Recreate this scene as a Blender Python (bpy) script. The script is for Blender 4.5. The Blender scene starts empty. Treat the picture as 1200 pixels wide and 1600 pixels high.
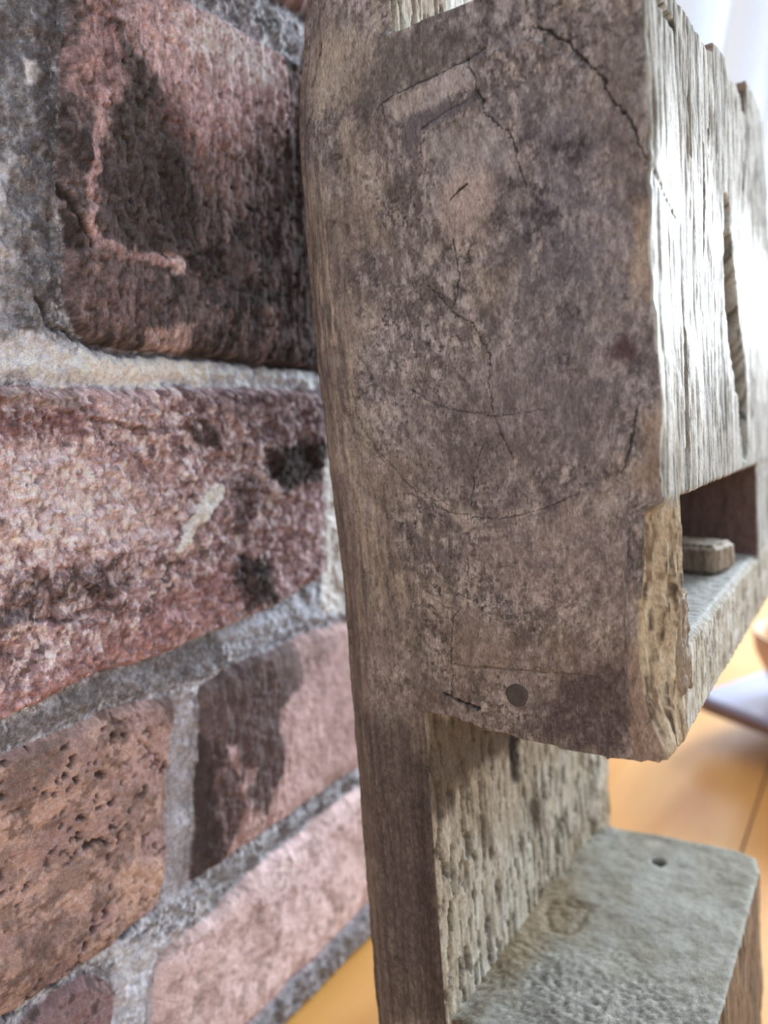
import bpy, bmesh, math
import numpy as np
from mathutils import Matrix, Vector

sc = bpy.context.scene
COL = bpy.context.collection

# ------------------------------------------------------------------ camera
YAW, PITCH, CAM_H, F_PX = math.radians(33.0), math.radians(8.77), 0.212, 1200.0
cam_d = bpy.data.cameras.new('camera')
cam = bpy.data.objects.new('camera', cam_d)
COL.objects.link(cam)
cam.location = (0, 0, CAM_H)
cam.rotation_euler = (math.pi / 2 - PITCH, 0, YAW)
cam_d.sensor_fit = 'VERTICAL'
cam_d.sensor_height = 36.0
cam_d.lens = 27.0
cam_d.clip_start = 0.005
cam_d.dof.use_dof = True
cam_d.dof.focus_distance = 0.166
cam_d.dof.aperture_fstop = 9.0
cam_d.dof.aperture_blades = 0
sc.camera = cam

# ------------------------------------------------------------------ view + light
sc.view_settings.view_transform = 'Standard'
sc.view_settings.look = 'None'
sc.view_settings.gamma = 1.0
sc.view_settings.use_curve_mapping = False
sc.view_settings.exposure = 0.0

world = bpy.data.worlds.new('daylight')
sc.world = world
world.use_nodes = True
wn = world.node_tree
bg = wn.nodes['Background']
bg.inputs['Color'].default_value = (0.92, 0.95, 1.0, 1)
bg.inputs['Strength'].default_value = 1.02


def area(name, loc, target, sx, sy, watt, color):
    d = bpy.data.lights.new(name, 'AREA')
    d.shape = 'RECTANGLE'
    d.size, d.size_y, d.energy, d.color = sx, sy, watt, color
    o = bpy.data.objects.new(name, d)
    COL.objects.link(o)
    o.location = loc
    o.rotation_euler = (Vector(target) - Vector(loc)).to_track_quat('-Z', 'Y').to_euler()
    return o


# daylight falling in through the glazed door at the far end
area('window_daylight', (0.42, 1.79, 0.74), (0.25, 0.0, 0.2), 0.62, 0.72, 56.0, (0.88, 0.945, 1.0))
area('curtained_daylight', (-0.50, 1.79, 1.0), (-0.5, 0.0, 1.0), 0.86, 1.7, 3.2, (0.92, 0.96, 1.0))


# ------------------------------------------------------------------ number helpers
def lin(rgb):
    c = np.array(rgb, float) / 255.0
    return np.where(c <= 0.04045, c / 12.92, ((c + 0.055) / 1.055) ** 2.4)


def _hash(i, j, k, s):
    h = (i.astype(np.uint32) * np.uint32(374761393)) ^ (j.astype(np.uint32) * np.uint32(668265263)) \
        ^ (k.astype(np.uint32) * np.uint32(2147483647 - 58)) ^ np.uint32((s * 974634777 + 12345) & 0xffffffff)
    h = (h ^ (h >> np.uint32(13))) * np.uint32(1274126177)
    h = (h ^ (h >> np.uint32(15))) * np.uint32(2246822519)
    h ^= h >> np.uint32(16)
    return h.astype(np.float32) / np.float32(4294967295.0)


def vnoise(x, y, z, s=0):
    x = np.asarray(x, np.float32); y = np.asarray(y, np.float32); z = np.asarray(z, np.float32)
    x, y, z = np.broadcast_arrays(x, y, z)
    xi, yi, zi = np.floor(x).astype(np.int64), np.floor(y).astype(np.int64), np.floor(z).astype(np.int64)
    fx, fy, fz = x - xi, y - yi, z - zi
    fx, fy, fz = [f * f * f * (f * (f * 6 - 15) + 10) for f in (fx, fy, fz)]
    out = 0
    for a in (0, 1):
        wa = fx if a else 1 - fx
        for b in (0, 1):
            wb = fy if b else 1 - fy
            for c in (0, 1):
                wc = fz if c else 1 - fz
                out = out + wa * wb * wc * _hash(xi + a, yi + b, zi + c, s)
    return out


def fbm(x, y, z, s=0, o=4, gain=0.5):
    t, a, n, f = 0, 1.0, 0, 1.0
    for i in range(o):
        t = t + a * vnoise(x * f + 17.3 * i, y * f - 9.1 * i, z * f + 4.7 * i, s + i)
        n += a
        a *= gain
        f *= 2.03
    return t / n          # 0..1, mean .5


def ss(x, a, b):
    t = np.clip((x - a) / (b - a), 0, 1)
    return t * t * (3 - 2 * t)


def poly_sdf(x, y, P):
    """signed distance to a polygon, positive inside"""
    P = np.asarray(P, float)
    d = np.full(x.shape, 1e18)
    inside = np.zeros(x.shape, bool)
    n = len(P)
    for i in range(n):
        ax, ay = P[i]
        bx, by = P[(i + 1) % n]
        ex, ey = bx - ax, by - ay
        px, py = x - ax, y - ay
        t = np.clip((px * ex + py * ey) / (ex * ex + ey * ey + 1e-12), 0, 1)
        d = np.minimum(d, (px - t * ex) ** 2 + (py - t * ey) ** 2)
        c = ((ay <= y) & (by > y)) | ((by <= y) & (ay > y))
        xc = ax + (y - ay) / (ey if abs(ey) > 1e-9 else 1e-9) * ex
        inside ^= c & (x < xc)
    d = np.sqrt(d)
    return np.where(inside, d, -d)


def line_dist(x, y, P):
    d = np.full(x.shape, 1e18)
    for (ax, ay), (bx, by) in zip(P[:-1], P[1:]):
        ex, ey = bx - ax, by - ay
        px, py = x - ax, y - ay
        t = np.clip((px * ex + py * ey) / (ex * ex + ey * ey + 1e-12), 0, 1)
        d = np.minimum(d, (px - t * ex) ** 2 + (py - t * ey) ** 2)
    return np.sqrt(d)


def mix(c, col, m):
    m = np.clip(m, 0, 1)[:, None]
    return c * (1 - m) + lin(col)[None, :] * m


# sight-line survey: where a line through the lens meets a known plane (millimetres, origin at the lens)
_F = np.array([-math.sin(YAW) * math.cos(PITCH), math.cos(YAW) * math.cos(PITCH), -math.sin(PITCH)])
_R = np.array([math.cos(YAW), math.sin(YAW), 0.0])
_U = np.cross(_R, _F)
LEAN = math.radians(5.0)
EX = np.array([math.cos(LEAN), 0, math.sin(LEAN)])
EZ = np.array([-math.sin(LEAN), 0, math.cos(LEAN)])
WALL_X, FRONT_Y = -154.0, 145.0


def ray(px, py):
    return _F + (px - 600) / F_PX * _R - (py - 800) / F_PX * _U


def W(px, py):            # brick wall plane -> (y, z)
    d = ray(px, py)
    d = d * (WALL_X / d[0])
    return (d[1], d[2])


def Fr(px, py):           # front face of the timber -> (x, z) in the timber's own axes
    d = ray(px, py)
    P = d * (FRONT_Y / d[1])
    return (P @ EX, P @ EZ)


def Sd(px, py, x=-35.0):  # a side face of the timber -> (y, z)
    d = ray(px, py)
    P = d * (x / (d @ EX))
    return (P[1] - FRONT_Y, P @ EZ)


def Tp(px, py, z=-142.0):  # top of the foot -> (x, y)
    d = ray(px, py)
    P = d * (z / (d @ EZ))
    return (P @ EX, P[1] - FRONT_Y)


# ------------------------------------------------------------------ object helpers
def tag(o, label=None, cat=None, group=None, kind=None):
    if label: o['label'] = label
    if cat: o['category'] = cat
    if group: o['group'] = group
    if kind: o['kind'] = kind
    return o


def mesh_obj(name, me, mat, parent=None, smooth=True):
    o = bpy.data.objects.new(name, me)
    COL.objects.link(o)
    if mat: me.materials.append(mat)
    if smooth:
        me.polygons.foreach_set('use_smooth', np.ones(len(me.polygons), bool))
    if parent: o.parent = parent
    return o


def empty(name, loc, rot=(0, 0, 0)):
    o = bpy.data.objects.new(name, None)
    COL.objects.link(o)
    o.location, o.rotation_euler = loc, rot
    o.empty_display_size = 0.02
    return o


def grid_mesh(name, nu, nv, verts, flip=False):
    idx = np.arange(nu * nv).reshape(nv, nu)
    a, b, c, d = idx[:-1, :-1].ravel(), idx[:-1, 1:].ravel(), idx[1:, 1:].ravel(), idx[1:, :-1].ravel()
    q = np.stack([a, b, c, d] if not flip else [a, d, c, b], 1).ravel()
    me = bpy.data.meshes.new(name)
    nf = len(q) // 4
    me.vertices.add(len(verts)); me.vertices.foreach_set('co', np.asarray(verts, np.float32).ravel())
    me.loops.add(len(q)); me.loops.foreach_set('vertex_index', q.astype(np.int32))
    me.polygons.add(nf)
    me.polygons.foreach_set('loop_start', np.arange(0, nf * 4, 4, dtype=np.int32))
    me.update(calc_edges=True)
    me.validate()
    return me


def set_col(me, c, gloss=None):
    n = len(me.vertices)
    at = me.color_attributes.new('tone', 'FLOAT_COLOR', 'POINT')
    buf = np.ones((n, 4), np.float32)
    buf[:, :3] = np.clip(c, 0.002, 0.95)
    buf[:, 3] = 0.85 if gloss is None else np.clip(gloss, 0.05, 1)
    at.data.foreach_set('color', buf.ravel())


def get_co(me):
    a = np.empty(len(me.vertices) * 3, np.float32)
    me.vertices.foreach_get('co', a)
    return a.reshape(-1, 3).astype(np.float64)


def get_no(me):
    a = np.empty(len(me.vertices) * 3, np.float32)
    me.vertices.foreach_get('normal', a)
    return a.reshape(-1, 3).astype(np.float64)


def put_co(me, co):
    me.vertices.foreach_set('co', co.astype(np.float32).ravel())
    me.update()


def node_mat(name):
    m = bpy.data.materials.new(name)
    m.use_nodes = True
    return m, m.node_tree.nodes, m.node_tree.links, m.node_tree.nodes['Principled BSDF']


def aged_material(name, scale_a, scale_b, amp, bump, stretch=(1, 1, 1), spec=0.3):
    """colour comes from the painted grain and stains of the surface; fine speckle and tooth come from noise nodes"""
    m, N, L, b = node_mat(name)
    at = N.new('ShaderNodeAttribute'); at.attribute_name = 'tone'
    tc = N.new('ShaderNodeTexCoord')
    mp = N.new('ShaderNodeMapping'); mp.inputs['Scale'].default_value = stretch
    L.new(tc.outputs['Object'], mp.inputs['Vector'])
    n1 = N.new('ShaderNodeTexNoise'); n1.inputs['Scale'].default_value = scale_a; n1.inputs['Detail'].default_value = 6; n1.inputs['Roughness'].default_value = .65
    n2 = N.new('ShaderNodeTexNoise'); n2.inputs['Scale'].default_value = scale_b; n2.inputs['Detail'].default_value = 3
    L.new(mp.outputs[0], n1.inputs['Vector']); L.new(mp.outputs[0], n2.inputs['Vector'])
    ad = N.new('ShaderNodeMath'); ad.operation = 'ADD'
    L.new(n1.outputs['Fac'], ad.inputs[0]); L.new(n2.outputs['Fac'], ad.inputs[1])
    mr = N.new('ShaderNodeMapRange')
    mr.inputs['From Min'].default_value = 0.7; mr.inputs['From Max'].default_value = 1.3
    mr.inputs['To Min'].default_value = 1 - amp; mr.inputs['To Max'].default_value = 1 + amp
    L.new(ad.outputs[0], mr.inputs['Value'])
    vm = N.new('ShaderNodeVectorMath'); vm.operation = 'SCALE'
    L.new(at.outputs['Color'], vm.inputs[0]); L.new(mr.outputs[0], vm.inputs['Scale'])
    L.new(vm.outputs[0], b.inputs['Base Color'])
    L.new(at.outputs['Alpha'], b.inputs['Roughness'])
    b.inputs['Specular IOR Level'].default_value = spec
    bp = N.new('ShaderNodeBump'); bp.inputs['Strength'].default_value = 1.0; bp.inputs['Distance'].default_value = bump
    L.new(ad.outputs[0], bp.inputs['Height']); L.new(bp.outputs[0], b.inputs['Normal'])
    return m


M_BRICK = aged_material('aged_brick', 900, 2600, .34, .0002, spec=.25)
M_WOOD = aged_material('weathered_wood', 1100, 3200, .42, .00013, stretch=(1, 1, .35), spec=.35)
M_FOOT = aged_material('dusty_wood', 900, 2600, .18, .00016, spec=.3)


def plain(name, rgb, rough=.6, metal=0, bumps=0, bscale=400, spec=.5, vary=.12):
    m, N, L, b = node_mat(name)
    tc = N.new('ShaderNodeTexCoord')
    n = N.new('ShaderNodeTexNoise'); n.inputs['Scale'].default_value = bscale; n.inputs['Detail'].default_value = 5
    L.new(tc.outputs['Object'], n.inputs['Vector'])
    r = N.new('ShaderNodeValToRGB')
    c = lin(rgb)
    r.color_ramp.elements[0].position = .3; r.color_ramp.elements[1].position = .7
    r.color_ramp.elements[0].color = (*(c * (1 - vary)), 1); r.color_ramp.elements[1].color = (*np.clip(c * (1 + vary), 0, 1), 1)
    L.new(n.outputs['Fac'], r.inputs[0]); L.new(r.outputs[0], b.inputs['Base Color'])
    b.inputs['Roughness'].default_value = rough; b.inputs['Metallic'].default_value = metal
    b.inputs['Specular IOR Level'].default_value = spec
    if bumps:
        bp = N.new('ShaderNodeBump'); bp.inputs['Distance'].default_value = bumps
        L.new(n.outputs['Fac'], bp.inputs['Height']); L.new(bp.outputs[0], b.inputs['Normal'])
    return m


# ================================================================== SETTING: brick wall
def build_wall():
    ys = np.concatenate([np.linspace(-400, 70, 95)[:-1], np.arange(70, 232, .33), np.linspace(232, 560, 120)])
    zs = np.concatenate([[-212], np.arange(-211.6, 112, .33), np.linspace(112.5, 900, 260)])
    YY, ZZ = np.meshgrid(ys, zs)
    y, z = YY.ravel(), ZZ.ravel()
    n = len(y)
    # wandering edges
    wy = (fbm(y / 14, z / 14, 0, 3) - .5) * 6 + (fbm(y / 3, z / 3, 0, 9, 3) - .5) * 2.6
    wz = (fbm(y / 14, z / 14, 5, 31) - .5) * 6 + (fbm(y / 3, z / 3, 5, 39, 3) - .5) * 2.2
    yw, zw = y + wy * .8, z + wz * .8
    wide_y, wide_z = y + wy * .45, z + wz * .45

    def rect(a, b, c, d):
        return [(a, c), (b, c), (b, d), (a, d)]
    A = [W(112, 470), W(124, 512), W(150, 535), W(250, 548), W(380, 565), W(500, 582), (240, 12), (243, 96), W(455, 78), (150, 99), W(118, -60), W(112, 200)]
    B = [(-60, -74), (60, -76), W(0, 1135), W(60, 1105), W(140, 1070), W(250, 1030), W(350, 990), W(430, 950), W(500, 915), W(516, 895), W(516, 700), W(512, 610), W(420, 603), W(250, 607), W(120, 606), W(0, 602), (-60, 1)]
    C1 = [(-30, -144), (60, -142), W(0, 1605), W(30, 1590), W(130, 1520), W(200, 1462), W(250, 1428), W(268, 1360), W(278, 1200), W(287, 1090), W(200, 1108), W(120, 1142), W(0, 1192), (60, -84), (-30, -86)]
    C2 = [W(312, 1385), W(380, 1335), W(440, 1293), W(560, 1207), (330, -140), (330, -84), W(540, 978), W(480, 998), W(420, 1022), W(360, 1052), W(328, 1078), W(325, 1200)]
    D1 = [(0, -198), (110, -198), W(190, 1610), W(188, 1545), W(140, 1535), W(90, 1570), W(55, 1605), (60, -150), (0, -152)]
    D2 = [W(252, 1620), (120, -200), (300, -198), (300, -150), W(556, 1243), W(480, 1305), W(400, 1375), W(345, 1435), W(285, 1480), W(262, 1505)]
    Z0 = [(-60, 10), (92, 10), (92, 94), (-60, 97)]           # bricks left of the wide upright joint
    bricks = [A, B, C1, C2, D1, D2, Z0]
    left = [rect(-300, -72, 8, 96), rect(-300, -72, -74, 0), rect(-280, -42, -142, -86), rect(-240, -12, -198, -152),
            rect(-400, -312, 8, 96), rect(-400, -312, -74, 0), rect(-400, -292, -142, -86), rect(-400, -252, -198, -152)]
    right = [rect(224, 460, -74, 0), rect(256, 500, 12, 96), rect(345, 570, -140, -84), rect(312, 545, -198, -152), rect(470, 570, -74, 0), rect(510, 570, 12, 96)]
    bricks += left + right
    k = 0
    zz = 112.0
    while zz < 900:
        off = -470 + (k % 2) * 118
        while off < 570:
            bricks.append(rect(off, off + 226, zz, zz + 70))
            off += 238
        zz += 82
        k += 1
    H = np.full(n, -1e9)
    ID = np.zeros(n, int)
    for i, P in enumerate(bricks):
        Pa = np.array(P)
        x0, y0 = Pa.min(0) - 8; x1, y1 = Pa.max(0) + 8
        s = (wide_y > x0) & (wide_y < x1) & (wide_z > y0) & (wide_z < y1)
        if not s.any(): continue
        d = poly_sdf(wide_y[s], wide_z[s], P)
        cur = H[s]
        better = d > cur
        cur[better] = d[better]
        H[s] = cur
        t = ID[s]; t[better] = i; ID[s] = t
    H = np.maximum(H, -8)
    br = ss(H, -0.3, 0.5)                    # 1 on brick
    f1 = fbm(y / 22, z / 22, 1, 50, 4) - .5
    f2 = fbm(y / 5, z / 5, 2, 60, 5, .6) - .5
    f3 = fbm(y / 1.5, z / 1.5, 3, 70, 3, .6) - .5
    st = fbm(y / 1.6, z / 9, 3, 80, 4, .6) - .5      # upright drag marks
    # ------- relief
    hb = 3.4 * ss(H, -0.4, 2.2) + .8 * ss(H, 1.5, 7) + f1 * 3.0 + f2 * 1.6 + f3 * .7
    hm = (fbm(y / 6, z / 6, 8, 90, 4, .6) - .5) * 3.4 + f3 * .9 + 1.0 * ss(-H, 0.5, 4)
    hm = hm + 4.6 * (1 - ss(z + wz * .3, -200, -196))
    h = hm * (1 - br) + hb * br
    is_ = lambda i: ((ID == i) * br)
    a, b_, c1, c2, d1, d2 = [is_(i) for i in range(6)]
    h += a * st * 1.8
    # flaking skin on B
    fl = fbm(y / 6.5, z / 5.5, 4, 110, 5, .62)
    h += b_ * ((ss(fl, .5, .545) - .5) * 1.1 + (fbm(y / 2.1, z / 2.6, 4, 115, 3) - .5) * 1.6)
    # pits on C1
    pn = fbm(y / 1.9, z / 1.7, 6, 120, 2)
    pit = ss(pn, .66, .74) * ss(fbm(y / 12, z / 12, 6, 125, 2), .38, .55)
    h -= c1 * pit * 2.0
    h += c2 * st * 1.5 * (1 - ss(y, 165, 185))
    pit2 = ss(fbm(y / 1.6, z / 1.9, 7, 130, 2), .68, .76)
    h -= (a + b_) * pit2 * .9
    h -= (c2 * ss(y, 165, 185) + d2) * br * (f2 * .9 + f3 * .4)

    # ------- colours
    c = np.tile(lin((150, 147, 145)), (n, 1))
    mlight = ss(fbm(y / 5, z / 7, 2, 200, 5, .62), .44, .62)
    c = mix(c, (200, 199, 197), mlight * .75)
    c = mix(c, (88, 82, 79), ss(fbm(y / 4, z / 4, 2, 210, 5, .62), .55, .68) * .8)
    # generic brick colour
    rnd = vnoise(ID * 7.31, ID * 3.17, 0, 5)
    gb = np.tile(lin((158, 118, 108)), (n, 1)) * (0.75 + .5 * rnd)[:, None]
    gb = mix(gb, (92, 72, 68), ss(fbm(y / 20, z / 20, 2, 220, 5, .6), .5, .66))
    c = c * (1 - br[:, None]) + gb * br[:, None]

    def patch(P, rgb, only=None, soft=1.5, warp=1.0, k=1.0, brk=0.0, seed=0, px=True):
        nonlocal c
        Q = [W(*p) for p in P] if px else P
        Qa = np.array(Q)
        m = 14
        s = (y > Qa[:, 0].min() - m) & (y < Qa[:, 0].max() + m) & (z > Qa[:, 1].min() - m) & (z < Qa[:, 1].max() + m)
        if not s.any(): return
        ys_, zs_ = y[s], z[s]
        d = poly_sdf(ys_ + wy[s] * warp, zs_ + wz[s] * warp, Q)
        e = ss(d + (fbm(ys_ / 2.2, zs_ / 3.2, 1, 300 + seed, 5, .65) - .5) * 7 * warp, -soft, soft)
        if brk:
            e = e * (1 - brk + brk * ss(fbm(ys_ / 1.4, zs_ / 2.6, 1, 340 + seed, 4, .65), .42, .58))
        if only is not None: e = e * only[s]
        c[s] = mix(c[s], rgb, e * k)

    def line(P, rgb, w=1.0, only=None, k=1.0, depth=0.0, seed=0):
        nonlocal c, h
        if rgb in ((60, 50, 47), (96, 66, 62)): k, depth = .55, depth * .5
        Q = [W(*p) for p in P]
        Qa = np.array(Q); m = 8
        s = (y > Qa[:, 0].min() - m) & (y < Qa[:, 0].max() + m) & (z > Qa[:, 1].min() - m) & (z < Qa[:, 1].max() + m)
        d = line_dist(y[s] + wy[s] * .7, z[s] + wz[s] * .7, Q) + (fbm(y[s] / 1.5, z[s] / 1.5, 0, 400 + seed, 3) - .5) * w * 1.2
        e = 1 - ss(d, w * .45, w * 1.1)
        if only is not None: e = e * only[s]
        c[s] = mix(c[s], rgb, e * k)
        h[s] += e * depth

    def wash(only, rgb, lo, hi, sy, sz, seed, k=1.0, o=5, g=.65):
        nonlocal c
        s = only > .01
        c[s] = mix(c[s], rgb, ss(fbm(y[s] / sy, z[s] / sz, 3, seed, o, g), lo, hi) * only[s] * k)

    # brick A : sooty, pink where the skin has gone
    c = mix(c, (92, 80, 77), a)
    wash(a, (62, 55, 52), .45, .6, 5, 9, 500)
    wash(a, (134, 112, 106), .55, .68, 3, 7, 505, .7)
    patch([(185, 15), (260, -20), (345, -5), (455, 85), (468, 190), (420, 235), (330, 215), (285, 165), (235, 105)], (190, 154, 148), a, 3, 1.6, .97, .2, 1)
    patch([(275, 15), (345, 15), (430, 75), (450, 140), (370, 135), (300, 95)], (222, 204, 198), a, 3, 1.6, .85, .35, 2)
    patch([(260, 150), (380, 190), (370, 260), (300, 240), (250, 180)], (150, 100, 96), a, 3, 1.4, .6, .6, 3)
    patch([(330, 220), (460, 200), (440, 300), (360, 330), (300, 270)], (140, 112, 102), a, 4, 1.6, .7, .5, 4)
    patch([(130, -10), (185, -10), (185, 140), (140, 150), (120, 90)], (172, 130, 124), a, 2, 1.4, .85, .5, 5)
    patch([(190, 60), (235, 90), (280, 190), (250, 260), (180, 240)], (72, 66, 60), a, 3, 1.2, .8, .3, 6)
    patch([(165, 250), (290, 220), (330, 360), (250, 420), (170, 370)], (58, 52, 49), a, 4, 1.4, .85, .2, 7)
    line([(163, 130), (162, 200), (155, 270), (147, 350), (152, 385), (190, 402), (280, 415)], (178, 140, 134), 1.5, a, .8, .3, 8)
    patch([(262, 400), (290, 405), (285, 430), (265, 432)], (196, 165, 155), a, .8, .5, .8, .3, 9)
    patch([(228, 505), (300, 508), (298, 545), (240, 545)], (178, 146, 134), a, 1.2, .8, .9, .4, 10)
    patch([(415, 470), (438, 480), (436, 535), (420, 530)], (166, 134, 122), a, 1, .6, .8, .3, 11)
    patch([(400, 180), (500, 150), (520, 590), (440, 560), (400, 420)], (70, 54, 52), a, 6, 1.2, .6, .4, 12)
    patch([(90, 400), (210, 410), (240, 520), (120, 520)], (124, 100, 96), a, 3, 1.4, .6, .6, 13)
    patch([(330, -30), (460, -30), (460, 60), (400, 45)], (120, 117, 112), None, 1.5, .8, .7, .5, 14)
    line([(92, 262), (115, 300), (132, 345), (145, 385)], (40, 34, 32), .9, a, .85, -1.6, 15)

    # brick B : pink and flaking
    c = mix(c, (168, 134, 130), b_)
    wash(b_, (212, 190, 188), .46, .56, 2.2, 4.2, 520, .9)
    wash(b_, (128, 92, 90), .55, .62, 2.0, 3.0, 530, .9)
    wash(b_, (92, 74, 70), .62, .7, 3.0, 3.0, 535, .9)
    patch([(0, 605), (140, 608), (130, 640), (0, 640)], (146, 124, 112), b_, 1.2, .6, .85, .4, 20)
    patch([(0, 640), (135, 640), (140, 682), (60, 700), (0, 690)], (122, 76, 72), b_, 1.5, .9, .85, .45, 21)
    patch([(150, 610), (240, 608), (240, 660), (160, 665)], (188, 156, 150), b_, 1.5, 1, .7, .2, 22)
    patch([(300, 610), (510, 605), (515, 690), (430, 700), (380, 650), (300, 650)], (104, 80, 76), b_, 3, 1.4, .75, .4, 23)
    patch([(420, 700), (514, 690), (514, 745), (480, 755), (450, 770), (415, 750)], (60, 53, 50), b_, 1.2, .8, 1, .05, 24)
    patch([(290, 668), (350, 665), (348, 700), (300, 700)], (66, 56, 53), b_, 1, .8, 1, .2, 25)
    patch([(360, 750), (400, 740), (410, 790), (390, 850), (365, 830)], (80, 64, 62), b_, 2, 1.1, .85, .3, 26)
    patch([(362, 880), (425, 870), (432, 935), (385, 950), (355, 920)], (62, 54, 51), b_, 1.2, .9, 1, .15, 27)
    patch([(440, 800), (514, 760), (514, 905), (450, 950), (420, 900)], (182, 146, 140), b_, 2, .8, .7, .2, 28)
    patch([(0, 1140), (0, 1085), (120, 1035), (220, 965), (330, 880), (370, 900), (390, 960), (250, 1030)], (164, 116, 112), b_, 2.5, 1.0, .85, .35, 29)
    patch([(0, 920), (110, 900), (210, 890), (200, 930), (110, 960), (0, 990)], (78, 64, 60), b_, 2, 1.6, .95, .45, 30)
    patch([(0, 720), (120, 700), (220, 760), (260, 850), (120, 880), (0, 860)], (222, 202, 198), b_, 4, 1.6, .7, .5, 31)
    line([(0, 945), (60, 975), (110, 975), (150, 950), (200, 945)], (60, 50, 47), .8, b_, .7, -.9, 32)
    line([(140, 655), (230, 675), (300, 672)], (96, 66, 62), .8, b_, .8, -1.0, 33)
    fine = fbm(y / .8, z / 1.5, 3, 590, 4, .7)
    c = c * (1 + br * (.5 * ss(fine, .52, .70) - .4 * ss(1 - fine, .54, .70)))[:, None]
    fine2 = fbm(y / .9, z / 1.0, 6, 595, 4, .7)
    c = mix(c, (236, 236, 236), ss(fine2, .58, .67) * (1 - br) * .6)
    c = mix(c, (60, 57, 56), ss(1 - fine2, .56, .66) * (1 - br) * .7)
    # splash of white paint
    Q = [W(*p) for p in [(340, 757), (350, 763), (352, 774), (340, 788), (318, 812), (300, 838), (288, 858), (279, 865), (275, 860), (286, 835), (303, 806), (325, 775)]]
    d = poly_sdf(y + wy * .12, z + wz * .12, Q)
    e = ss(d, -.5, -.15)
    c = mix(c, (250, 250, 250), e)
    h = h + e * .7

    # brick C1 : brown and pitted
    c = mix(c, (150, 118, 98), c1)
    wash(c1, (190, 148, 120), .45, .56, 6, 5, 540, .9)
    wash(c1, (112, 86, 72), .54, .66, 3, 2.6, 545, .8)
    wash(c1, (166, 128, 118), .52, .62, 9, 8, 548, .7)
    c = mix(c, (74, 54, 42), c1 * pit * .9)
    patch([(0, 1200), (120, 1140), (120, 1180), (0, 1260)], (108, 86, 74), c1, 2.5, 1.2, .75, .3, 40)
    patch([(150, 1115), (285, 1090), (285, 1130), (180, 1150)], (94, 74, 62), c1, 1.5, 1, .8, .4, 41)
    patch([(180, 1110), (240, 1100), (270, 1160), (260, 1230), (200, 1220)], (184, 142, 126), c1, 2, 1.2, .7, .3, 42)
    patch([(170, 1380), (250, 1340), (262, 1420), (190, 1440)], (204, 158, 116), c1, 3, 1.2, .75, .35, 43)
    patch([(0, 1480), (120, 1440), (100, 1540), (0, 1600)], (92, 72, 60), c1, 4, 1.5, .7, .5, 44)

    # brick C2 : charred beside the joint, pink beyond
    c = mix(c, (196, 156, 142), c2)
    wash(c2, (170, 134, 118), .5, .62, 5, 5, 550, .7)
    patch([(318, 1070), (470, 985), (478, 1060), (440, 1110), (445, 1200), (415, 1275), (385, 1265), (380, 1190), (340, 1180), (345, 1380), (310, 1390)], (88, 76, 73), c2, 1.2, .8, .95, .12, 45)
    patch([(318, 1150), (352, 1170), (380, 1210), (378, 1300), (345, 1370), (310, 1390)], (66, 54, 50), c2, 1.2, .8, .9, .2, 46)
    patch([(420, 1030), (530, 975), (530, 1010), (470, 1060)], (120, 100, 86), c2, 2, 1, .6, .4, 47)
    patch([(355, 1165), (372, 1165), (378, 1195), (362, 1190)], (196, 160, 152), c2, .6, .5, .9, .1, 48)
    patch([(386, 1195), (402, 1200), (400, 1235), (388, 1225)], (190, 152, 144), c2, .6, .5, .8, .1, 49)

    # bricks D1, D2
    c = mix(c, (136, 104, 99), d1)
    wash(d1, (92, 74, 68), .5, .6, 3, 3, 560)
    c = mix(c, (216, 184, 170), d2)
    wash(d2, (180, 144, 128), .5, .62, 5, 5, 565, .8)
    wash(d2, (140, 118, 104), .6, .7, 4, 4, 568, .6)

    # mortar
    mo = 1 - br
    patch([(-20, -60), (100, -60), (90, 520), (60, 560), (-20, 540)], (86, 84, 84), mo, 3, 1, .85, .3, 60)
    patch([(-10, 250), (22, 250), (30, 520), (-10, 540)], (202, 202, 200), mo, 2, 1.2, .8, .5, 61)
    patch([(52, 80), (74, 85), (72, 128), (56, 122)], (214, 208, 198), mo, .8, .5, .9, .1, 62)
    patch([(70, -20), (125, -20), (112, 470), (84, 470)], (66, 61, 60), mo, 1.5, .8, .75, .2, 63)
    patch([(20, 520), (160, 545), (330, 560), (510, 575), (515, 610), (300, 606), (120, 604), (0, 590)], (214, 216, 218), mo, 2, 1, .9, .25, 64)
    patch([(150, 550), (330, 565), (330, 598), (150, 598)], (244, 246, 248), mo, 2, 1.2, .85, .25, 65)
    patch([(0, 1140), (200, 1045), (360, 990), (350, 1050), (180, 1110), (0, 1185)], (104, 98, 96), mo, 2, .8, .8, .25, 66)
    patch([(340, 985), (520, 925), (540, 915), (540, 960), (480, 985), (380, 1040)], (178, 182, 184), mo, 2, 1, .85, .35, 67)
    patch([(285, 1090), (330, 1075), (322, 1200), (312, 1390), (262, 1440), (262, 1380)], (184, 180, 180), mo, 1.5, .7, .8, .35, 68)
    patch([(516, 690), (545, 690), (550, 960), (516, 960)], (250, 250, 250), mo, 1, .5, 1, 0, 69)  # near-white: daylight grazing the joint behind the timber, painted into the mortar
    patch([(190, 1480), (262, 1470), (262, 1620), (190, 1620)], (206, 206, 204), mo, 1.5, .8, .85, .3, 70)
    patch([(315, 1400), (560, 1215), (560, 1245), (340, 1440)], (136, 132, 122), mo, 1.5, .8, .8, .3, 71)
    patch([(370, 1620), (570, 1375), (600, 1375), (600, 1480), (440, 1620)], (112, 106, 102), mo, 2, .8, .85, .2, 72)
    line([(30, 1600), (130, 1522), (250, 1432)], (50, 40, 34), .8, None, .8, -1.2, 73)
    line([(75, 470), (92, 515), (150, 536), (260, 552), (400, 566), (500, 580)], (48, 42, 40), .8, None, .75, -1.0, 74)

    lum = c @ np.array([.3, .59, .11])
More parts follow.
